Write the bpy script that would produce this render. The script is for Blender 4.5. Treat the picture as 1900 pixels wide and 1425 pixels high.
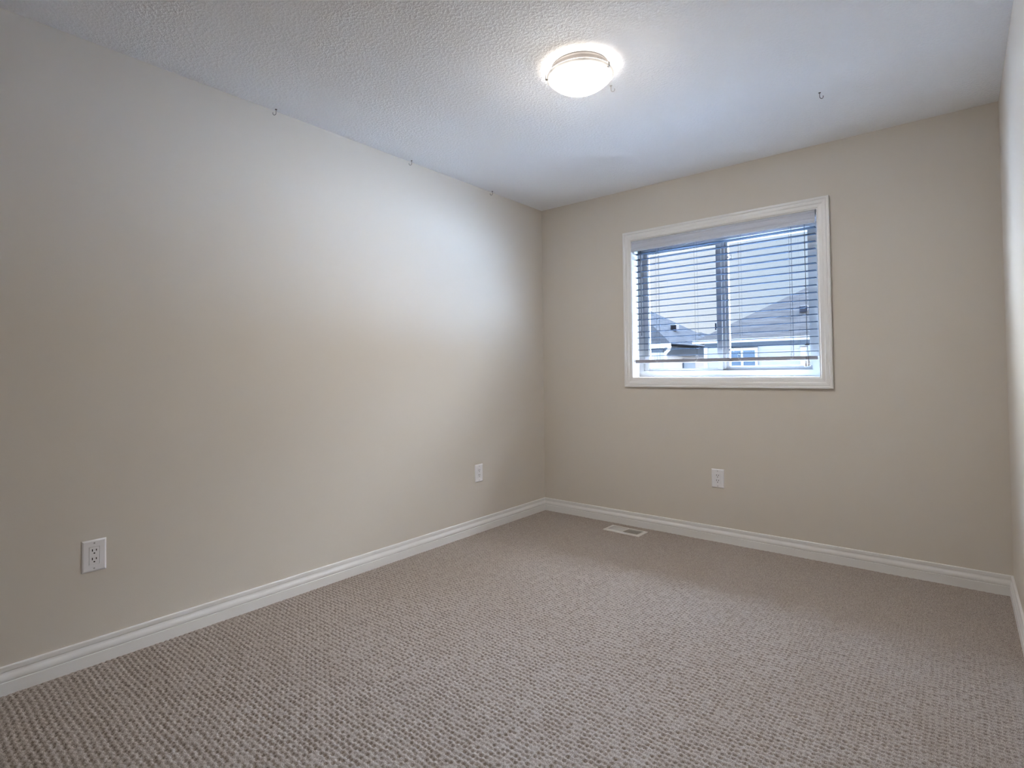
import bpy, bmesh, math, random
import numpy as np
from mathutils import Vector, Matrix

random.seed(4)
for o in list(bpy.data.objects):
    bpy.data.objects.remove(o)
S = bpy.context.scene
COL = S.collection
PI = math.pi

# ------------------------------------------------------------------ camera
YAW, PITCH, ROLL = -0.69643, 0.024085, -0.010193
cy, sy = math.cos(YAW), math.sin(YAW)
cp, sp = math.cos(PITCH), math.sin(PITCH)
cr, sr = math.cos(ROLL), math.sin(ROLL)
fw = Vector((sy * cp, cy * cp, sp))
rt = Vector((cy, -sy, 0.0))
up = rt.cross(fw)
r2 = cr * rt + sr * up
u2 = -sr * rt + cr * up
cam_data = bpy.data.cameras.new('camera')
cam = bpy.data.objects.new('camera', cam_data)
COL.objects.link(cam)
m = Matrix.Identity(4)
for i in range(3):
    m[i][0] = r2[i]; m[i][1] = u2[i]; m[i][2] = -fw[i]
m[0][3], m[1][3], m[2][3] = 2.60679, -3.67498, 1.11376
cam.matrix_world = m
cam_data.sensor_width = 36.0
cam_data.lens = 1018.7155 / 1900 * 36.0
cam_data.shift_x = 22.97 / 1900
cam_data.shift_y = -45.56 / 1900
cam_data.clip_start = 0.02
cam_data.clip_end = 500
S.camera = cam

# ------------------------------------------------------------------ exposure
S.view_settings.view_transform = 'Standard'
S.view_settings.look = 'None'
S.view_settings.gamma = 1.0
S.view_settings.use_curve_mapping = False
S.view_settings.exposure = 1.79

# ------------------------------------------------------------------ sky (bright overcast)
W = bpy.data.worlds.new('overcast_sky')
S.world = W
W.use_nodes = True
wn = W.node_tree
wn.nodes.clear()
def wnode(t, **kw):
    n = wn.nodes.new(t)
    for k, v in kw.items():
        setattr(n, k, v)
    return n
def wmath(op, a, b=None):
    n = wnode('ShaderNodeMath', operation=op)
    for i, v in enumerate((a, b)):
        if v is None: continue
        if isinstance(v, (int, float)): n.inputs[i].default_value = v
        else: wn.links.new(v, n.inputs[i])
    return n.outputs[0]
def wramp(v, a, b, lo=0.0, hi=1.0):
    n = wnode('ShaderNodeMapRange', interpolation_type='SMOOTHSTEP')
    wn.links.new(v, n.inputs['Value'])
    n.inputs['From Min'].default_value = a; n.inputs['From Max'].default_value = b
    n.inputs['To Min'].default_value = lo; n.inputs['To Max'].default_value = hi
    return n.outputs['Result']
SKY_TOP_FILL = 205.0       # glow added above the visible sky to light the room
SKY_LEFT_FILL = 58.0     # unseen glow added far left to brighten the right wall
SKY_RIGHT_FILL = 11.5      # unseen glow added off to the right to brighten the left wall
tc = wnode('ShaderNodeTexCoord')
sx = wnode('ShaderNodeSeparateXYZ')
wn.links.new(tc.outputs['Generated'], sx.inputs[0])
mixc = wnode('ShaderNodeMixRGB')
mixc.inputs[1].default_value = (0.262, 0.280, 0.296, 1)
mixc.inputs[2].default_value = (0.178, 0.217, 0.262, 1)
wn.links.new(wramp(sx.outputs['X'], -0.40, -0.18), mixc.inputs[0])
front = wramp(sx.outputs['Y'], 0.10, 0.60)   # keeps the added overhead glow to the side beyond the houses
glow = wmath('ADD', wmath('MULTIPLY', wramp(sx.outputs['Z'], 0.28, 0.75, 0.0, SKY_TOP_FILL), front),
             wmath('MULTIPLY', wmath('ADD', wramp(sx.outputs['X'], 0.0, 0.8, 0.0, SKY_RIGHT_FILL), wramp(sx.outputs['X'], -0.50, -0.85, 0.0, SKY_LEFT_FILL)), wramp(sx.outputs['Z'], -0.1, 0.25)))
st = wmath('ADD', wmath('MULTIPLY', glow, wramp(sx.outputs['Y'], -0.1, 0.2)), 1.0)
mixh = wnode('ShaderNodeMixRGB')
wn.links.new(wramp(sx.outputs['Z'], 0.24, 0.45), mixh.inputs[0])
wn.links.new(mixc.outputs[0], mixh.inputs[1])
mixh.inputs[2].default_value = (0.27, 0.35, 0.47, 1)
bg = wnode('ShaderNodeBackground')
mixs = wnode('ShaderNodeMixRGB')
wn.links.new(wramp(sx.outputs['X'], 0.05, 0.35), mixs.inputs[0])
wn.links.new(mixh.outputs[0], mixs.inputs[1])
mixs.inputs[2].default_value = (0.31, 0.325, 0.35, 1)
wn.links.new(mixs.outputs[0], bg.inputs['Color'])
wn.links.new(st, bg.inputs['Strength'])
wo = wnode('ShaderNodeOutputWorld')
wn.links.new(bg.outputs[0], wo.inputs['Surface'])

LAMP_STRENGTH = 32.5
LAMP_INNER = 0.075      # share thrown back up by the inside of the glass

# ------------------------------------------------------------------ helpers
class MB:
    def __init__(self):
        self.bm = bmesh.new()
    def quad(self, pts):
        vs = [self.bm.verts.new(p) for p in pts]
        self.bm.faces.new(vs)
    def box(self, x0, x1, y0, y1, z0, z1, bev=0.0, seg=2, rot=None):
        t = bmesh.new()
        c = Vector(((x0 + x1) / 2, (y0 + y1) / 2, (z0 + z1) / 2))
        bmesh.ops.create_cube(t, size=1.0)
        bmesh.ops.scale(t, vec=(abs(x1 - x0), abs(y1 - y0), abs(z1 - z0)), verts=t.verts)
        if bev > 0:
            bmesh.ops.bevel(t, geom=t.edges[:], offset=bev, segments=seg, affect='EDGES', profile=0.7)
        if rot is not None:
            bmesh.ops.rotate(t, cent=(0, 0, 0), matrix=rot, verts=t.verts)
        bmesh.ops.translate(t, vec=c, verts=t.verts)
        self.merge(t)
    def merge(self, t):
        me = bpy.data.meshes.new('tmp')
        t.to_mesh(me); t.free()
        self.bm.from_mesh(me)
        bpy.data.meshes.remove(me)
    def loft(self, rings, closed_ring=True, closed_path=False, caps=True):
        R = [[self.bm.verts.new(p) for p in r] for r in rings]
        n = len(R[0])
        cnt = len(R) if closed_path else len(R) - 1
        for i in range(cnt):
            a, b = R[i], R[(i + 1) % len(R)]
            for j in range(n if closed_ring else n - 1):
                k = (j + 1) % n
                self.bm.faces.new((a[j], a[k], b[k], b[j]))
        if caps and not closed_path and closed_ring:
            self.bm.faces.new(R[0][::-1]); self.bm.faces.new(R[-1])
    def frame_xz(self, x0, x1, z0, z1, prof):
        """mitred frame round an opening; prof = closed list of (offset outward, y)"""
        rings = []
        for cx_, cz_, dx, dz in ((x0, z0, -1, -1), (x1, z0, 1, -1), (x1, z1, 1, 1), (x0, z1, -1, 1)):
            rings.append([(cx_ + dx * u, y, cz_ + dz * u) for u, y in prof])
        self.loft(rings, True, True)
    def ring_xz(self, o, i, y0, y1):
        """flat frame between the outer and inner rectangles (x0,x1,z0,z1)"""
        rings = []
        for a, b in ((0, 2), (1, 2), (1, 3), (0, 3)):
            rings.append([(o[a], y0, o[b]), (o[a], y1, o[b]), (i[a], y1, i[b]), (i[a], y0, i[b])])
        self.loft(rings, True, True)
    def tube(self, pts, r, n=10):
        pts = [Vector(p) for p in pts]
        rings = []
        T0 = (pts[1] - pts[0]).normalized()
        ref = Vector((0, 0, 1)) if abs(T0.z) < 0.9 else Vector((1, 0, 0))
        N = (ref - ref.dot(T0) * T0).normalized()
        for i, p in enumerate(pts):
            if i == 0: T = pts[1] - pts[0]
            elif i == len(pts) - 1: T = pts[-1] - pts[-2]
            else: T = (pts[i + 1] - pts[i]).normalized() + (pts[i] - pts[i - 1]).normalized()
            T.normalize()
            N = (N - N.dot(T) * T).normalized()
            B = T.cross(N)
            rr = r[i] if isinstance(r, (list, tuple)) else r
            rings.append([p + rr * (math.cos(2 * PI * k / n) * N + math.sin(2 * PI * k / n) * B) for k in range(n)])
        self.loft(rings)
    def lathe(self, c, prof, n=64, closed=False):
        """revolve (r, z) round the vertical through c"""
        rings = []
        for k in range(n):
            a = 2 * PI * k / n
            rings.append([(c[0] + r * math.cos(a), c[1] + r * math.sin(a), c[2] + z) for r, z in prof])
        self.loft(rings, closed, True)
    def build(self, name, mat, parent=None, smooth=False, loc=None):
        bm = self.bm
        bmesh.ops.remove_doubles(bm, verts=bm.verts, dist=1e-6)
        bmesh.ops.dissolve_degenerate(bm, edges=bm.edges, dist=1e-7)
        bmesh.ops.recalc_face_normals(bm, faces=bm.faces)
        me = bpy.data.meshes.new(name)
        bm.to_mesh(me); bm.free()
        o = bpy.data.objects.new(name, me)
        COL.objects.link(o)
        if mat: me.materials.append(mat)
        if smooth:
            for p in me.polygons: p.use_smooth = True
        if parent is not None:
            o.parent = parent
        if loc is not None:
            o.location = loc
        return o

def sharpen(o, ang=40):
    me = o.data
    me.set_sharp_from_angle(angle=math.radians(ang))

def tag(o, label, cat=None, group=None, kind=None):
    if label: o['label'] = label
    if cat: o['category'] = cat
    if group: o['group'] = group
    if kind: o['kind'] = kind
    return o
def empty(name, loc=(0, 0, 0), rz=0.0):
    o = bpy.data.objects.new(name, None)
    o.empty_display_size = 0.05
    o.location = loc; o.rotation_euler = (0, 0, rz)
    COL.objects.link(o)
    return o

# ------------------------------------------------------------------ materials
def mat(name, col, rough=0.5, spec=0.5, metal=0.0):
    M = bpy.data.materials.new(name)
    M.use_nodes = True
    b = M.node_tree.nodes['Principled BSDF']
    b.inputs['Base Color'].default_value = (*col, 1)
    b.inputs['Roughness'].default_value = rough
    b.inputs['Specular IOR Level'].default_value = spec
    b.inputs['Metallic'].default_value = metal
    return M
def N(M, t, **kw):
    n = M.node_tree.nodes.new(t)
    for k, v in kw.items(): setattr(n, k, v)
    return n
def L(M, a, b): M.node_tree.links.new(a, b)
def coords(M):
    return N(M, 'ShaderNodeTexCoord').outputs['Object']
def noise_bump(M, scale, dist, strength=1.0, detail=2.0):
    b = M.node_tree.nodes['Principled BSDF']
    n = N(M, 'ShaderNodeTexNoise')
    n.inputs['Scale'].default_value = scale
    n.inputs['Detail'].default_value = detail
    L(M, coords(M), n.inputs['Vector'])
    bp = N(M, 'ShaderNodeBump')
    bp.inputs['Distance'].default_value = dist
    bp.inputs['Strength'].default_value = strength
    L(M, n.outputs['Fac'], bp.inputs['Height'])
    L(M, bp.outputs['Normal'], b.inputs['Normal'])
    return n
def mottle(M, c1, c2, scale, detail=2.0, lo=0.35, hi=0.65):
    b = M.node_tree.nodes['Principled BSDF']
    n = N(M, 'ShaderNodeTexNoise')
    n.inputs['Scale'].default_value = scale; n.inputs['Detail'].default_value = detail
    L(M, coords(M), n.inputs['Vector'])
    r = N(M, 'ShaderNodeValToRGB')
    r.color_ramp.elements[0].position = lo; r.color_ramp.elements[0].color = (*c1, 1)
    r.color_ramp.elements[1].position = hi; r.color_ramp.elements[1].color = (*c2, 1)
    L(M, n.outputs['Fac'], r.inputs['Fac'])
    L(M, r.outputs['Color'], b.inputs['Base Color'])

WALL = mat('beige_wall_paint', (0.678, 0.634, 0.568), 0.58, 0.25)
noise_bump(WALL, 220, 0.0006, 0.35, 3)
CEIL = mat('stippled_white_ceiling', (0.91, 0.92, 0.935), 0.9, 0.2)
def ceiling_texture():
    M = CEIL
    b = M.node_tree.nodes['Principled BSDF']
    co = coords(M)
    v = N(M, 'ShaderNodeTexNoise'); v.inputs['Scale'].default_value = 75; v.inputs['Detail'].default_value = 4
    v.inputs['Roughness'].default_value = 0.6
    L(M, co, v.inputs['Vector'])
    r = N(M, 'ShaderNodeValToRGB')
    r.color_ramp.elements[0].position = 0.44; r.color_ramp.elements[1].position = 0.62
    L(M, v.outputs['Fac'], r.inputs['Fac'])
    bp = N(M, 'ShaderNodeBump'); bp.inputs['Distance'].default_value = 0.003; bp.inputs['Strength'].default_value = 0.55
    L(M, r.outputs['Color'], bp.inputs['Height'])
    L(M, bp.outputs['Normal'], b.inputs['Normal'])
ceiling_texture()
TRIM = mat('white_trim_paint', (0.82, 0.82, 0.81), 0.35, 0.5)
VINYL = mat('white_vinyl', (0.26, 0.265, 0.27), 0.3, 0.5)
PLATE = mat('white_plastic', (0.84, 0.84, 0.86), 0.3, 0.5)
SLOT = mat('dark_slot', (0.01, 0.01, 0.01), 0.6, 0.3)
SCREW = mat('painted_screw', (0.42, 0.42, 0.43), 0.35, 0.5)
BLIND = mat('grey_faux_wood', (0.40, 0.40, 0.43), 0.45, 0.4)
def grain(M, c1, c2, sc):
    b = M.node_tree.nodes['Principled BSDF']
    mp = N(M, 'ShaderNodeMapping'); mp.inputs['Scale'].default_value = sc
    L(M, coords(M), mp.inputs['Vector'])
    n = N(M, 'ShaderNodeTexNoise'); n.inputs['Scale'].default_value = 1.0; n.inputs['Detail'].default_value = 3
    L(M, mp.outputs[0], n.inputs['Vector'])
    r = N(M, 'ShaderNodeValToRGB')
    r.color_ramp.elements[0].position = 0.35; r.color_ramp.elements[0].color = (*c1, 1)
    r.color_ramp.elements[1].position = 0.65; r.color_ramp.elements[1].color = (*c2, 1)
    L(M, n.outputs['Fac'], r.inputs['Fac']); L(M, r.outputs['Color'], b.inputs['Base Color'])
VALANCE = mat('pale_grey_faux_wood', (0.5, 0.5, 0.55), 0.45, 0.4)
grain(VALANCE, (0.54, 0.58, 0.68), (0.61, 0.65, 0.74), (4, 20, 260))
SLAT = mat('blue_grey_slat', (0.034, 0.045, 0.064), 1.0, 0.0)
RAIL = mat('grey_rail', (0.30, 0.30, 0.33), 0.45, 0.4)
grain(RAIL, (0.25, 0.25, 0.28), (0.34, 0.34, 0.37), (5, 30, 300))
CORD = mat('grey_cord', (0.06, 0.07, 0.09), 0.8, 0.2)
PALECORD = mat('pale_cord', (0.62, 0.62, 0.62), 0.8, 0.2)
WAND = mat('dark_wand', (0.05, 0.07, 0.10), 0.3, 0.5)
TASSEL = mat('pale_plastic_tassel', (0.62, 0.62, 0.66), 0.35, 0.5)
PAN = mat('satin_metal_pan', (0.20, 0.188, 0.182), 0.35, 0.5)
CHROME = mat('brushed_nickel', (0.45, 0.43, 0.41), 0.3, 0.5, 1.0)
HOOK = mat('dull_metal_hook', (0.16, 0.15, 0.14), 0.4, 0.5, 0.6)
HOOKW = mat('white_coated_hook', (0.55, 0.52, 0.50), 0.4, 0.5)
VENT = mat('cream_register_enamel', (0.70, 0.68, 0.65), 0.35, 0.5)
DUCT = mat('dark_duct', (0.05, 0.05, 0.05), 0.7, 0.2)

# carpet: heathered loop pile
CARPET = mat('heathered_loop_carpet', (0.3, 0.26, 0.23), 0.95, 0.1)
def carpet_nodes():
    M = CARPET
    b = M.node_tree.nodes['Principled BSDF']
    co = coords(M)
    n = N(M, 'ShaderNodeTexNoise'); n.inputs['Scale'].default_value = 420; n.inputs['Detail'].default_value = 2
    L(M, co, n.inputs['Vector'])
    r = N(M, 'ShaderNodeValToRGB')
    r.color_ramp.elements[0].position = 0.36; r.color_ramp.elements[0].color = (0.225, 0.195, 0.172, 1)
    r.color_ramp.elements[1].position = 0.64; r.color_ramp.elements[1].color = (0.545, 0.48, 0.432, 1)
    L(M, n.outputs['Fac'], r.inputs['Fac']); L(M, r.outputs['Color'], b.inputs['Base Color'])
    n2 = N(M, 'ShaderNodeTexNoise'); n2.inputs['Scale'].default_value = 700; n2.inputs['Detail'].default_value = 1
    L(M, co, n2.inputs['Vector'])
    bp = N(M, 'ShaderNodeBump'); bp.inputs['Distance'].default_value = 0.0012; bp.inputs['Strength'].default_value = 0.7
    L(M, n2.outputs['Fac'], bp.inputs['Height']); L(M, bp.outputs['Normal'], b.inputs['Normal'])
carpet_nodes()

# clear glass pane
GLASS = bpy.data.materials.new('window_glass'); GLASS.use_nodes = True
nt = GLASS.node_tree; nt.nodes.clear()
g_t = nt.nodes.new('ShaderNodeBsdfTransparent'); g_t.inputs[0].default_value = (0.97, 0.985, 1.0, 1)
g_g = nt.nodes.new('ShaderNodeBsdfGlossy'); g_g.inputs['Roughness'].default_value = 0.0
g_m = nt.nodes.new('ShaderNodeMixShader'); g_m.inputs[0].default_value = 0.04
g_o = nt.nodes.new('ShaderNodeOutputMaterial')
nt.links.new(g_t.outputs[0], g_m.inputs[1]); nt.links.new(g_g.outputs[0], g_m.inputs[2]); nt.links.new(g_m.outputs[0], g_o.inputs[0])

# glowing alabaster glass
BOWL = bpy.data.materials.new('lit_alabaster_glass'); BOWL.use_nodes = True
def bowl_nodes():
    M = BOWL
    M.node_tree.nodes.clear()
    co = N(M, 'ShaderNodeTexCoord').outputs['Object']
    n = N(M, 'ShaderNodeTexNoise'); n.inputs['Scale'].default_value = 7; n.inputs['Detail'].default_value = 2; n.inputs['Distortion'].default_value = 1.6
    L(M, co, n.inputs['Vector'])
    mr = N(M, 'ShaderNodeMapRange')
    mr.inputs['From Min'].default_value = 0.3; mr.inputs['From Max'].default_value = 0.7
    mr.inputs['To Min'].default_value = 0.6 * LAMP_STRENGTH; mr.inputs['To Max'].default_value = 1.4 * LAMP_STRENGTH
    L(M, n.outputs['Fac'], mr.inputs['Value'])
    e = N(M, 'ShaderNodeEmission'); e.inputs['Color'].default_value = (1.0, 0.915, 0.82, 1)
    gm = N(M, 'ShaderNodeNewGeometry')
    tc_ = N(M, 'ShaderNodeSeparateXYZ'); L(M, gm.outputs['Normal'], tc_.inputs[0])
    up_ = N(M, 'ShaderNodeMath', operation='GREATER_THAN'); up_.inputs[1].default_value = 0.0
    L(M, tc_.outputs['Z'], up_.inputs[0])
    sh = N(M, 'ShaderNodeMapRange'); sh.inputs['To Min'].default_value = 1.0; sh.inputs['To Max'].default_value = LAMP_INNER
    L(M, up_.outputs[0], sh.inputs['Value'])
    mu = N(M, 'ShaderNodeMath', operation='MULTIPLY')
    L(M, mr.outputs[0], mu.inputs[0]); L(M, sh.outputs[0], mu.inputs[1])
    # the glass glows most over the bulbs and dims towards its flared rim
    ln = N(M, 'ShaderNodeVectorMath', operation='LENGTH')
    fl = N(M, 'ShaderNodeVectorMath', operation='MULTIPLY'); fl.inputs[1].default_value = (1, 1, 0)
    L(M, co, fl.inputs[0]); L(M, fl.outputs[0], ln.inputs[0])
    rm = N(M, 'ShaderNodeMapRange', interpolation_type='SMOOTHSTEP')
    rm.inputs['From Min'].default_value = 0.085; rm.inputs['From Max'].default_value = 0.141
    rm.inputs['To Min'].default_value = 1.25; rm.inputs['To Max'].default_value = 0.0075
    L(M, ln.outputs['Value'], rm.inputs['Value'])
    ri = N(M, 'ShaderNodeMix'); ri.data_type = 'FLOAT'
    L(M, up_.outputs[0], ri.inputs[0]); L(M, rm.outputs[0], ri.inputs[2]); ri.inputs[3].default_value = 1.0
    m2 = N(M, 'ShaderNodeMath', operation='MULTIPLY')
    L(M, mu.outputs[0], m2.inputs[0]); L(M, ri.outputs[0], m2.inputs[1])
    L(M, m2.outputs[0], e.inputs['Strength'])
    o = N(M, 'ShaderNodeOutputMaterial')
    L(M, e.outputs[0], o.inputs['Surface'])
bowl_nodes()

# exterior
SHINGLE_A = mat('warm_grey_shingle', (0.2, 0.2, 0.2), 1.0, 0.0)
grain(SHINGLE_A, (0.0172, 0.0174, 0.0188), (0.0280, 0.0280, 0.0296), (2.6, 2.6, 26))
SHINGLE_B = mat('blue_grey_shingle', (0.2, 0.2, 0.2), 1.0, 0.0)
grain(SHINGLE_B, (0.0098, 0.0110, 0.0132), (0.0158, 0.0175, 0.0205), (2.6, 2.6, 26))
def siding(name, col):
    M = mat(name, col, 0.9, 0.05)
    b = M.node_tree.nodes['Principled BSDF']
    w = N(M, 'ShaderNodeTexWave', wave_type='BANDS', bands_direction='Z', wave_profile='SAW')
    w.inputs['Scale'].default_value = 1.0 / (2 * PI) * 2 * PI / 0.12 / 3.1416 / 1.0
    L(M, coords(M), w.inputs['Vector'])
    bp = N(M, 'ShaderNodeBump'); bp.inputs['Distance'].default_value = 0.02; bp.inputs['Strength'].default_value = 0.8
    L(M, w.outputs['Fac'], bp.inputs['Height']); L(M, bp.outputs['Normal'], b.inputs['Normal'])
    return M
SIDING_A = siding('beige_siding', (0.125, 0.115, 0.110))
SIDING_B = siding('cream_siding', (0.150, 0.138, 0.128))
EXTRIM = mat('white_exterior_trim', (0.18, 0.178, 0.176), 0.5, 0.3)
EAVE_SHADE = mat('painted_eave_shade', (0.0115, 0.0155, 0.0205), 0.6, 0.3)  # dark tone standing in for the shade under the eaves
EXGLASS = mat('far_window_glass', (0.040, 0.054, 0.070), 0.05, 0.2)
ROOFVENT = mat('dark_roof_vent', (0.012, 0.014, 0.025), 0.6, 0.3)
GROUND = mat('pale_bounce_ground', (0.6, 0.6, 0.6), 0.9, 0.1)
mottle(GROUND, (0.70, 0.79, 0.90), (0.78, 0.87, 0.96), 0.6)  # unseen ground made pale and bluish to bounce light onto the ceiling

# ------------------------------------------------------------------ room shell
RW, RH, RY = 2.7878, 2.44, -4.30     # width, height, near end of the room (window wall at y = 0)
T = 0.17
OP = (0.785, 1.994, 1.058, 2.072)     # hole in the window wall x0,x1,z0,z1

b = MB(); b.box(-T, 0, RY - T, T, -0.25, RH + 0.2)
tag(b.build('wall_left', WALL), 'long beige painted wall on the left, with two outlets', 'wall', kind='structure')
b = MB(); b.box(RW, RW + T, RY - T, T, -0.25, RH + 0.2)
tag(b.build('wall_right', WALL), 'sliver of pale wall along the right edge of the picture', 'wall', kind='structure')
b = MB(); b.box(0, RW, RY - T, RY, -0.25, RH + 0.2)
tag(b.build('wall_near', WALL), 'beige wall behind the viewer', 'wall', kind='structure')
b = MB()
b.box(0, OP[0], 0, T, -0.25, RH + 0.2); b.box(OP[1], RW, 0, T, -0.25, RH + 0.2)
b.box(OP[0], OP[1], 0, T, -0.25, OP[2]); b.box(OP[0], OP[1], 0, T, OP[3], RH + 0.2)
tag(b.build('wall_far', WALL), 'beige painted wall that holds the window', 'wall', kind='structure')
b = MB(); b.box(0, RW, RY, 0, RH, RH + 0.2)
tag(b.build('ceiling', CEIL), 'white stippled ceiling with a round light in it', 'ceiling', kind='structure')

# carpet with real loops: rows of tufts with a hollow between each pair
def carpet():
    px, py = 0.0155, 0.0192
    dx, dy = px / 5.0, py / 5.0
    xs = np.arange(0.0, RW + dx * 0.5, dx)
    ys = np.arange(-3.62, 0.0 + dy * 0.5, dy)
    xs = np.linspace(0, RW, len(xs)); ys = np.linspace(-3.62, 0, len(ys))
    X, Y = np.meshgrid(xs, ys)
    rng = np.random.default_rng(3)
    wob = 0.10 * np.sin(Y * 31.0 + X * 3.0) + 0.10 * np.sin(X * 23.0 - Y * 5.0)
    u = X / px + wob
    v = Y / py + 0.18 * np.mod(np.floor(u), 2) + 0.12 * np.sin(X * 17.0 + Y * 9.0)
    ci = np.mod(np.floor(u), 997).astype(int); ri = np.mod(np.floor(v), 1009).astype(int)
    amp = 0.25 + 1.15 * rng.random((997, 1009))[ci, ri]
    fu, fv = u - np.floor(u) - 0.5, v - np.floor(v) - 0.5
    pit = np.exp(-(fu / 0.34) ** 2 - (fv / 0.19) ** 2) * amp
    lump = 0.0007 * (rng.random(X.shape) - 0.5)
    Z = -0.0095 * pit + lump - 0.0008 * (np.abs(fu) > 0.40)
    nx, ny = len(xs), len(ys)
    co = np.stack([X, Y, Z], -1).reshape(-1, 3)
    i = np.arange(nx * ny).reshape(ny, nx)
    q = np.stack([i[:-1, :-1], i[:-1, 1:], i[1:, 1:], i[1:, :-1]], -1).reshape(-1, 4)
    # plain strip of the same carpet further back, under the viewer
    base = len(co)
    co = np.concatenate([co, [[0, RY, 0], [RW, RY, 0], [RW, -3.62, 0], [0, -3.62, 0]]])
    q = np.concatenate([q, [[base, base + 1, base + 2, base + 3]]])
    me = bpy.data.meshes.new('floor')
    me.vertices.add(len(co)); me.vertices.foreach_set('co', co.astype(np.float32).ravel())
    me.loops.add(q.size); me.loops.foreach_set('vertex_index', q.astype(np.int32).ravel())
    me.polygons.add(len(q)); me.polygons.foreach_set('loop_start', (np.arange(len(q)) * 4).astype(np.int32))
    me.polygons.foreach_set('use_smooth', np.ones(len(q), dtype=bool))
    me.update(calc_edges=True)
    me.materials.append(CARPET)
    o = bpy.data.objects.new('floor', me); COL.objects.link(o)
    tag(o, 'taupe loop pile carpet covering the floor', 'carpet', kind='structure')
carpet()

# baseboards: (distance from wall, height)
BH = 0.0974
BP = [(0.0, BH), (0.005, BH), (0.0082, BH - 0.0015), (0.009, BH - 0.004), (0.009, 0.0795), (0.0072, 0.0782), (0.0072, 0.0768),
      (0.0078, 0.074), (0.0088, 0.0705), (0.0105, 0.067), (0.0122, 0.0632), (0.0136, 0.0590), (0.0142, 0.0545), (0.0140, 0.050), (0.0130, 0.0462),
      (0.0112, 0.0448), (0.0112, 0.0436), (0.0150, 0.0428), (0.0152, 0.0418), (0.0152, -0.02), (0.0, -0.02)]
def baseboard(name, a, bpt, nrm, label, ma=1.0, mb=1.0):
    d = (Vector(bpt) - Vector(a)).normalized()
    n = Vector(nrm)
    mbd = MB()
    # mitred into the corners
    r0 = [Vector(a) + n * t + d * t * ma + Vector((0, 0, z)) for t, z in BP]
    r1 = [Vector(bpt) + n * t - d * t * mb + Vector((0, 0, z)) for t, z in BP]
    mbd.loft([r0, r1])
    o = mbd.build(name, TRIM)
    tag(o, label, 'baseboard', kind='structure')
baseboard('baseboard_left', (0, RY, 0), (0, 0, 0), (1, 0, 0), 'white moulded baseboard along the left wall')
baseboard('baseboard_far', (0, 0, 0), (RW, 0, 0), (0, -1, 0), 'white moulded baseboard under the window wall')
baseboard('baseboard_right', (RW, 0, 0), (RW, RY, 0), (-1, 0, 0), 'white moulded baseboard along the right wall')
baseboard('baseboard_near', (RW, RY, 0), (0, RY, 0), (0, 1, 0), 'white moulded baseboard behind the viewer')

# ------------------------------------------------------------------ window
IX0, IX1, IZ0, IZ1 = 0.797, 1.982, 1.070, 2.060
win = empty('window_1', (1.39, 0, 1.07))
tag(win, 'white sliding window in the far wall, two panes in a moulded white frame', 'window', kind='structure')
def wpart(mb_, name, mat_, smooth=False):
    for v in mb_.bm.verts: v.co -= Vector(win.location)
    return mb_.build(name, mat_, win, smooth)
b = MB()
CW = 0.0605
prof = [(0.0, 0.0), (0.0, -0.0045), (0.003, -0.0075), (0.009, -0.0085), (0.021, -0.0095), (0.024, -0.0105), (0.026, -0.0128),
        (0.032, -0.0140), (0.040, -0.0150), (0.0435, -0.0140), (0.0450, -0.0135), (0.0465, -0.0165), (0.0490, -0.0185), (0.0575, -0.0195), (CW, -0.0185), (CW, 0.0)]
b.frame_xz(IX0 - 0.002, IX1 + 0.006, IZ0 - 0.008, IZ1 + 0.005, prof)
wpart(b, 'casing', TRIM)
b = MB()
b.ring_xz((OP[0], OP[1], OP[2], OP[3]), (IX0, IX1, IZ0, IZ1), -0.002, 0.100)
wpart(b, 'jamb', TRIM)
# vinyl frame: outer frame, sliding sash (left), fixed lite (right)
b = MB()
b.ring_xz((OP[0], OP[1], OP[2], OP[3]), (0.834, 1.927, 1.114, 1.989), 0.100, 0.170)
b.box(1.394, 1.4125, 0.118, 0.160, 1.114, 1.989, 0.002)
b.box(1.4125, 1.433, 0.128, 0.160, 1.114, 1.989, 0.002)
b.box(1.433, 1.927, 0.124, 0.160, 1.114, 1.142, 0.003)
b.box(1.909, 1.927, 0.124, 0.160, 1.142, 1.989, 0.003)
b.box(1.433, 1.909, 0.124, 0.160, 1.972, 1.989, 0.003)
wpart(b, 'frame', VINYL)
b = MB()
b.ring_xz((0.836, 1.394, 1.115, 1.988), (0.871, 1.362, 1.127, 1.966), 0.106, 0.134)
b.ring_xz((0.871, 1.362, 1.127, 1.966), (0.876, 1.358, 1.131, 1.962), 0.112, 0.130)
sash = wpart(b, 'sash', VINYL)
b = MB(); b.box(0.874, 1.360, 0.119, 0.123, 1.129, 1.964)
wpart(b, 'sash_pane', GLASS)
b = MB(); b.box(1.430, 1.911, 0.140, 0.144, 1.140, 1.974)
wpart(b, 'fixed_pane', GLASS)
b = MB(); b.box(1.349, 1.358, 0.098, 0.110, 1.385, 1.435, 0.003)
wpart(b, 'sash_latch', WAND)
for zc in (1.872, 1.250):
    b = MB()
    b.ring_xz((1.438, 1.462, zc - 0.012, zc + 0.012), (1.4405, 1.4595, zc - 0.0095, zc + 0.0095), 0.120, 0.126)
    b.box(1.430, 1.439, 0.121, 0.129, zc - 0.004, zc + 0.004)
    wpart(b, 'pull_clip', CORD)

# ------------------------------------------------------------------ blind
BX0, BX1 = 0.806, 1.968
bl = empty('window_blind', (1.39, 0.045, 1.18))
tag(bl, 'grey horizontal slat blind let down almost to the sill inside the window frame', 'blind')
def bpart(mb_, name, mat_, smooth=False, parent=None):
    for v in mb_.bm.verts: v.co -= Vector(bl.location)
    return mb_.build(name, mat_, parent or bl, smooth)
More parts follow.
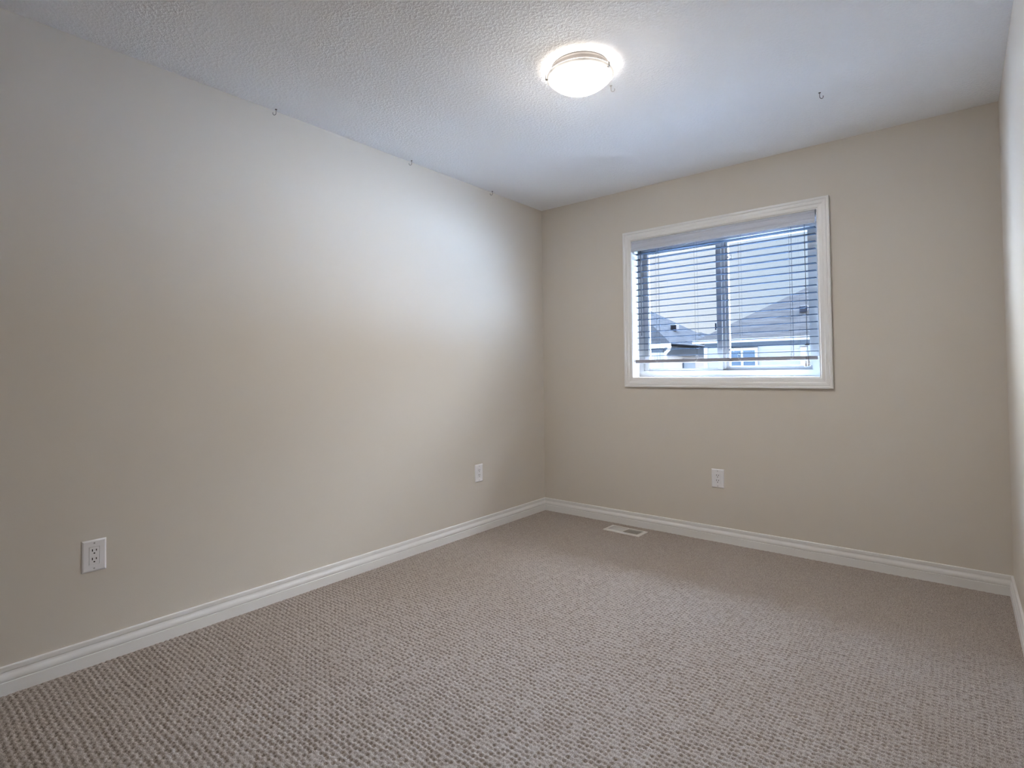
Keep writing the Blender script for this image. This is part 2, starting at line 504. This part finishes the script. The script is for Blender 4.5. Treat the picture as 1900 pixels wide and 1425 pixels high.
# valance: moulded board with a small return at each end
b = MB()
vp = [(-0.006, 1.982), (-0.0075, 1.990), (-0.0075, 1.999), (-0.0045, 2.003), (-0.0045, 2.008), (-0.0062, 2.012), (-0.0062, 2.033),
      (-0.0045, 2.037), (-0.0045, 2.042), (-0.0075, 2.046), (-0.0075, 2.0545), (-0.005, 2.0565), (0.005, 2.0565), (0.005, 1.982)]
b.loft([[(IX0 + 0.001, y, z) for y, z in vp], [(1.9745, y, z) for y, z in vp]])
bpart(b, 'valance', VALANCE)
b = MB(); b.box(BX0, BX1, 0.016, 0.072, 2.008, 2.056, 0.002)
bpart(b, 'headrail', BLIND)
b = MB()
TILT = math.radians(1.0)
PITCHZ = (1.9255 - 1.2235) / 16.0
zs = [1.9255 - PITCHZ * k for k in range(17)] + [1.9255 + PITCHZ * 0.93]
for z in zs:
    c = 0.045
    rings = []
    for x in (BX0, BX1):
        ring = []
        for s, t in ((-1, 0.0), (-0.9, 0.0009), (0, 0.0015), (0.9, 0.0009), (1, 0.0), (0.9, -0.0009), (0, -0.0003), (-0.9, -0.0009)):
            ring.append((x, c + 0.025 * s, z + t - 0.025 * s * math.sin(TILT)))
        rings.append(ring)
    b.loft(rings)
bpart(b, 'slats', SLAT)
b = MB(); b.box(BX0, BX1, 0.019, 0.071, 1.171, 1.195, 0.005, 3)
rail = bpart(b, 'bottom_rail', RAIL)
LX = (0.972, 1.246, 1.533, 1.828)
for x in LX:
    b = MB()
    for y in (0.0185, 0.0715):
        b.tube([(x, y, 2.01), (x, y, 1.60), (x, y, 1.19)], 0.0008, 6)
    for z in zs:
        b.tube([(x, 0.0185, z - 0.0026), (x, 0.045, z - 0.0022), (x, 0.0715, z - 0.0030)], 0.0005, 4)
    bpart(b, 'ladder_cord', CORD)
for x in (LX[0], LX[3]):
    b = MB(); b.tube([(x + 0.008, 0.045, 2.01), (x + 0.008, 0.045, 1.60), (x + 0.008, 0.045, 1.19)], 0.0009, 6)
    bpart(b, 'lift_cord', CORD)
for i, x in enumerate(LX):
    b = MB()
    sgn = 1 if i % 2 else -1
    pts = []
    for k in range(15):
        a = k / 14.0
        pts.append((x + sgn * (0.013 * math.sin(a * 5.2) + 0.010 * a), 0.0155 - 0.004 * math.sin(a * PI), 1.213 - 0.036 * a + 0.011 * math.sin(a * 7.0)))
    b.tube(pts, 0.0011, 6)
    bpart(b, 'cord_tail', PALECORD, True)
b = MB(); b.tube([(0.8645, 0.009, 1.99), (0.864, 0.006, 1.94), (0.8635, 0.006, 1.42), (0.8630, 0.006, 1.405), (0.8628, 0.006, 1.369)], [0.0026, 0.0034, 0.0034, 0.0042, 0.0042], 10)
bpart(b, 'tilt_wand', WAND, True)
b = MB()
b.tube([(1.9155, 0.009, 1.985), (1.9160, 0.006, 1.94), (1.9165, 0.006, 1.268)], 0.0017, 6)
b.tube([(1.9150, 0.006, 1.262), (1.9085, 0.006, 1.165)], 0.0010, 6)
b.tube([(1.9175, 0.006, 1.262), (1.9235, 0.006, 1.165)], 0.0010, 6)
pull = bpart(b, 'pull_cord', CORD)
b = MB(); b.box(1.9050, 1.9280, 0.001, 0.011, 1.259, 1.267, 0.002)
bpart(b, 'cord_joiner', CORD)
for x, z in ((1.9075, 1.166), (1.9250, 1.170)):
    b = MB()
    b.lathe((x, 0.006, z), [(0.0002, 0.0), (0.0030, -0.0005), (0.0040, -0.004), (0.0042, -0.016), (0.0056, -0.024), (0.0078, -0.030), (0.0082, -0.034), (0.0060, -0.036), (0.0002, -0.036)], 20)
    bpart(b, 'cord_tassel', TASSEL, True)

# ------------------------------------------------------------------ ceiling light
LC = (1.3705, -1.632)
lamp = empty('ceiling_light', (LC[0], LC[1], RH))
tag(lamp, 'round flush ceiling light, lit white glass bowl held by metal clips', 'ceiling light')
b = MB(); b.lathe((0, 0, 0), [(0.0002, 0.0), (0.1225, 0.0), (0.1235, -0.002), (0.1235, -0.006), (0.1205, -0.008), (0.1180, -0.012), (0.1165, -0.030), (0.1120, -0.034), (0.0002, -0.034)], 96)
sharpen(b.build('pan', PAN, lamp, True), 30)
b = MB()
RIM, DEP = 0.146, 0.066
def bowl_z(s): return 1 - s ** 2.3
po = [(RIM * s, -0.041 - DEP * bowl_z(s)) for s in np.linspace(0.002, 1.0, 26)]
pi_ = [((RIM - 0.004) * s, -0.0380 - (DEP - 0.001) * bowl_z(s)) for s in np.linspace(1.0, 0.002, 26)]
b.lathe((0, 0, 0), po + pi_, 96)
b.build('glass_bowl', BOWL, lamp, True)
for ang in (-138.5, -5.0, 115.0):
    a = math.radians(ang)
    b = MB()
    # strap from the pan out to the rim, folded round the edge of the glass
    b.box(0.110, RIM + 0.004, -0.0055, 0.0055, -0.0385, -0.0360, 0.0006)
    b.box(RIM + 0.0015, RIM + 0.0045, -0.0060, 0.0060, -0.0540, -0.0360, 0.0008)
    b.box(RIM - 0.0065, RIM + 0.0040, -0.0060, 0.0060, -0.0565, -0.0530, 0.0008)
    o = b.build('clip', CHROME, lamp)
    o.rotation_euler = (0, 0, a)

# ------------------------------------------------------------------ outlets
OUT_GROUP = 'wall outlets'
def outlet_proto():
    """plate lies in the local xz plane and faces local -y"""
    root = empty('wall_outlet')
    b = MB()
    w, h = 0.0400, 0.0610
    iw, ih = 0.0172, 0.0342
    # plate: stepped bevelled slab with a rectangular opening
    def rect(sx_, sz_, y): return [(-sx_, y, -sz_), (sx_, y, -sz_), (sx_, y, sz_), (-sx_, y, sz_)]
    b.loft([rect(w, h, 0.0), rect(w, h, -0.0015), rect(w - 0.0010, h - 0.0010, -0.0030), rect(w - 0.0050, h - 0.0050, -0.0056),
            rect(w - 0.0065, h - 0.0065, -0.0060), rect(iw, ih, -0.0060), rect(iw, ih, -0.0010)], True, False, False)
    b.build('cover_plate', PLATE, root)
    b = MB(); b.box(-0.0164, 0.0164, -0.0066, -0.0005, -0.0334, 0.0334, 0.0012)
    rec = b.build('receptacle', PLATE, root)
    for zc in (0.0165, -0.0165):
        for xx, hh in ((-0.0064, 0.0045), (0.0064, 0.0036)):
            b = MB(); b.box(xx - 0.0015, xx + 0.0015, -0.0069, -0.0060, zc + 0.002 - hh + 0.003, zc + 0.002 + hh + 0.003)
            b.build('slot', SLOT, rec)
        b = MB()
        rg = []
        for y in (-0.0060, -0.0069):
            rg.append([(0.0029 * math.cos(t), y, zc - 0.0068 + 0.0026 * math.sin(t)) for t in np.linspace(0, 2 * PI, 16, endpoint=False)])
        b.loft(rg)
        b.build('ground_hole', SLOT, rec)
    for zz in (0.0485, -0.0485):
        b = MB()
        rg = []
        for y, r in ((-0.0055, 0.0030), (-0.0064, 0.0030), (-0.0067, 0.0022)):
            rg.append([(r * math.cos(t), y, zz + r * math.sin(t)) for t in np.linspace(0, 2 * PI, 16, endpoint=False)])
        b.loft(rg)
        b.build('screw', SCREW, root)
    return root
def copy_tree(o, parent=None):
    c = o.copy(); COL.objects.link(c)
    if parent is not None: c.parent = parent
    for ch in [x for x in o.children]:
        copy_tree(ch, c)
    return c
proto = outlet_proto()
for i, (loc, rz, lab) in enumerate((
        ((0.0, -3.0385, 0.4175), PI / 2, 'white outlet on the left wall, large in the near foreground'),
        ((0.0, -0.800, 0.4105), PI / 2, 'white outlet low on the left wall, close to the far corner'),
        ((1.3825, 0.0, 0.409), 0.0, 'white outlet under the window on the far wall'))):
    o = proto if i == 0 else copy_tree(proto)
    o.location = loc; o.rotation_euler = (0, 0, rz)
    tag(o, lab, 'outlet', OUT_GROUP)

# ------------------------------------------------------------------ floor register
vent = empty('floor_vent', (0.7935, -0.1585, 0.0), math.radians(-1.9))
tag(vent, 'cream metal floor vent in the carpet by the window wall', 'floor vent')
VW, VD = 0.139, 0.069
b = MB()
def rc(a, c_, z): return [(-a, -c_, z), (a, -c_, z), (a, c_, z), (-a, c_, z)]
b.loft([rc(VW, VD, -0.001), rc(VW, VD, 0.002), rc(VW - 0.004, VD - 0.004, 0.0055), rc(VW - 0.022, VD - 0.019, 0.0070),
        rc(VW - 0.024, VD - 0.021, 0.0065), rc(VW - 0.024, VD - 0.021, -0.030)], True, False, False)
b.box(-0.003, 0.003, -(VD - 0.021), VD - 0.021, 0.000, 0.0066)
b.build('frame', VENT, vent)
for side in (-1, 1):
    b = MB()
    n = 9
    for k in range(n):
        xc = side * (0.010 + (VW - 0.024 - 0.014) * (k + 0.4) / n)
        b.box(xc - 0.0008, xc + 0.0008, -(VD - 0.022), VD - 0.022, -0.0055, 0.0058, 0, rot=Matrix.Rotation(math.radians(side * 38), 3, 'Y'))
    b.build('louvers', VENT, vent)
b = MB(); b.box(-(VW - 0.023), VW - 0.023, -(VD - 0.020), VD - 0.020, -0.034, -0.030)
b.build('damper', DUCT, vent)

# ------------------------------------------------------------------ ceiling hooks
def hook_proto(material):
    root = empty('ceiling_hook')
    b = MB(); b.lathe((0, 0, 0), [(0.0002, 0.0), (0.0055, 0.0), (0.0055, -0.0012), (0.0030, -0.0032), (0.0002, -0.0040)], 20)
    b.build('flange', material, root, True)
    b = MB()
    pts = [(0, 0, -0.002), (0, 0, -0.010)]
    R = 0.0085
    for k in range(0, 12):
        a = math.radians(180 + 205 * k / 11.0)
        pts.append((R + R * math.cos(a), 0, -0.0185 + R * 1.15 * math.sin(a)))
    b.tube(pts, 0.0014, 8)
    b.build('hook_wire', material, root, True)
    return root
HG = 'ceiling hooks along the left wall'
hk = hook_proto(HOOK)
hooks = [((0.0205, -2.303), 215, 'small metal hook at the top of the left wall, nearest the viewer', HG),
         ((0.0215, -1.418), 215, 'small metal hook at the top of the left wall, middle of the three', HG),
         ((0.0205, -0.645), 215, 'small metal hook at the top of the left wall, nearest the far corner', HG),
         ((2.125, -0.687), 40, 'small metal hook in the open ceiling in front of the window, right of the light', None)]
for i, ((x, y), rz, lab, gr) in enumerate(hooks):
    o = hk if i == 0 else copy_tree(hk)
    o.location = (x, y, RH); o.rotation_euler = (0, 0, math.radians(rz))
    tag(o, lab, 'hook', gr)
    if i == 3: del_g = o.pop('group', None)
o = hook_proto(HOOKW)
o.location = (1.398, -1.404, RH); o.rotation_euler = (0, 0, math.radians(35))
tag(o, 'pale hook in the ceiling right beside the round light', 'hook')

# ------------------------------------------------------------------ outside
GZ = -3.0
b = MB(); b.box(-60, 60, 0.6, 120, GZ - 0.2, GZ)
tag(b.build('ground', GROUND), 'unseen ground between the houses outside the window, made pale to bounce light indoors', 'ground', kind='structure')

def hip_roof(mb_, x0, x1, y0, y1, ze, mslope, th=0.03):
    w, d = x1 - x0, y1 - y0
    h = min(w, d) / 2.0
    zr = ze + h * mslope
    if w >= d: r0, r1 = (x0 + h, (y0 + y1) / 2, zr), (x1 - h, (y0 + y1) / 2, zr)
    else: r0, r1 = ((x0 + x1) / 2, y0 + h, zr), ((x0 + x1) / 2, y1 - h, zr)
    a, b_, c, d_ = (x0, y0, ze), (x1, y0, ze), (x1, y1, ze), (x0, y1, ze)
    if w >= d:
        mb_.quad([a, b_, r1, r0]); mb_.quad([b_, c, r1]); mb_.quad([c, d_, r0, r1]); mb_.quad([d_, a, r0])
    else:
        mb_.quad([a, b_, r0]); mb_.quad([b_, c, r1, r0]); mb_.quad([c, d_, r1]); mb_.quad([d_, a, r0, r1])
    mb_.quad([d_, c, b_, a])

def eave_band(name, x0, x1, y0, y1, zt, zb, mat_, parent, t=0.04):
    b = MB()
    b.box(x0, x1, y0 - t, y0, zb, zt); b.box(x0, x1, y1, y1 + t, zb, zt)
    b.box(x0 - t, x0, y0 - t, y1 + t, zb, zt); b.box(x1, x1 + t, y0 - t, y1 + t, zb, zt)
    return b.build(name, mat_, parent)

def house_window(x0, x1, z0, z1, y, mull, parent):
    b = MB()
    t = 0.07
    b.ring_xz((x0, x1, z0, z1), (x0 + t, x1 - t, z0 + t, z1 - t), y - 0.05, y + 0.02)
    for mx in mull: b.box(mx - 0.03, mx + 0.03, y - 0.045, y + 0.02, z0 + t, z1 - t)
    f = b.build('window', EXTRIM, parent)
    b = MB(); b.box(x0 + t, x1 - t, y - 0.02, y + 0.01, z0 + t, z1 - t)
    b.build('pane', EXGLASS, f)

# house seen through the right half of the window
hA = empty('house')
tag(hA, 'house with beige siding and warm grey roof outside, right half of the window', 'house')
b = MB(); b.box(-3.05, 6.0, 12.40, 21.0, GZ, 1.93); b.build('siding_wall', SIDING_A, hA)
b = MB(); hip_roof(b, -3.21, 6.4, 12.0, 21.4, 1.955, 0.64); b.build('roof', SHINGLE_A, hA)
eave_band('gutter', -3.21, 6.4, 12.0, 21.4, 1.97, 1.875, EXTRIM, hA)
b = MB(); b.box(-3.055, 6.005, 12.385, 12.41, 1.76, 1.90); b.build('eave_shade_strip', EAVE_SHADE, hA)  # strip painted as the eave's shade on the wall top
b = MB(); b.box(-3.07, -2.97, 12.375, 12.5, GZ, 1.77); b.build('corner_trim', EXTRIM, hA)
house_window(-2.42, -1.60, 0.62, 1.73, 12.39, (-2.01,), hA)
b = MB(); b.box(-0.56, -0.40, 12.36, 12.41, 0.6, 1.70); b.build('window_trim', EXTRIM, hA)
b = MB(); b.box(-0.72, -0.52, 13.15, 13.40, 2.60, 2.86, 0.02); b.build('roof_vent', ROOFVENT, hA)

# house seen through the left half
hB = empty('house')
tag(hB, 'house with cream walls and blue grey hip roof outside, left half of the window', 'house')
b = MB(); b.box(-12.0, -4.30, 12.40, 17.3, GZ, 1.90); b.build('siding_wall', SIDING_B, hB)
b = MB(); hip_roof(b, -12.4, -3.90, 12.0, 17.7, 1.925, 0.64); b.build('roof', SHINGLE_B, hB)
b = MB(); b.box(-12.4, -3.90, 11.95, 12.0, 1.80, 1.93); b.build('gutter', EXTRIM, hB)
b = MB(); b.box(-4.32, -4.27, 12.45, 17.3, 1.60, 1.88); b.box(-12.4, -4.3, 12.36, 12.41, 1.68, 1.79); b.build('eave_shade_strip', EAVE_SHADE, hB)  # strips painted as shade below the side and front eaves
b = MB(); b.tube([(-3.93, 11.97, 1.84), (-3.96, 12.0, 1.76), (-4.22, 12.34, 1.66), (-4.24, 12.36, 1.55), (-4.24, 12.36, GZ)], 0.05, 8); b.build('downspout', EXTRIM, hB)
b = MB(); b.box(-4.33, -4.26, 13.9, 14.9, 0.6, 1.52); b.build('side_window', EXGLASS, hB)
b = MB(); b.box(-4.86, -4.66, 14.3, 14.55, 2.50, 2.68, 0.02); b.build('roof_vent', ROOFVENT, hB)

# roof further off in the gap
hC = empty('house')
tag(hC, 'distant roof showing low in the gap between the two nearer houses', 'house')
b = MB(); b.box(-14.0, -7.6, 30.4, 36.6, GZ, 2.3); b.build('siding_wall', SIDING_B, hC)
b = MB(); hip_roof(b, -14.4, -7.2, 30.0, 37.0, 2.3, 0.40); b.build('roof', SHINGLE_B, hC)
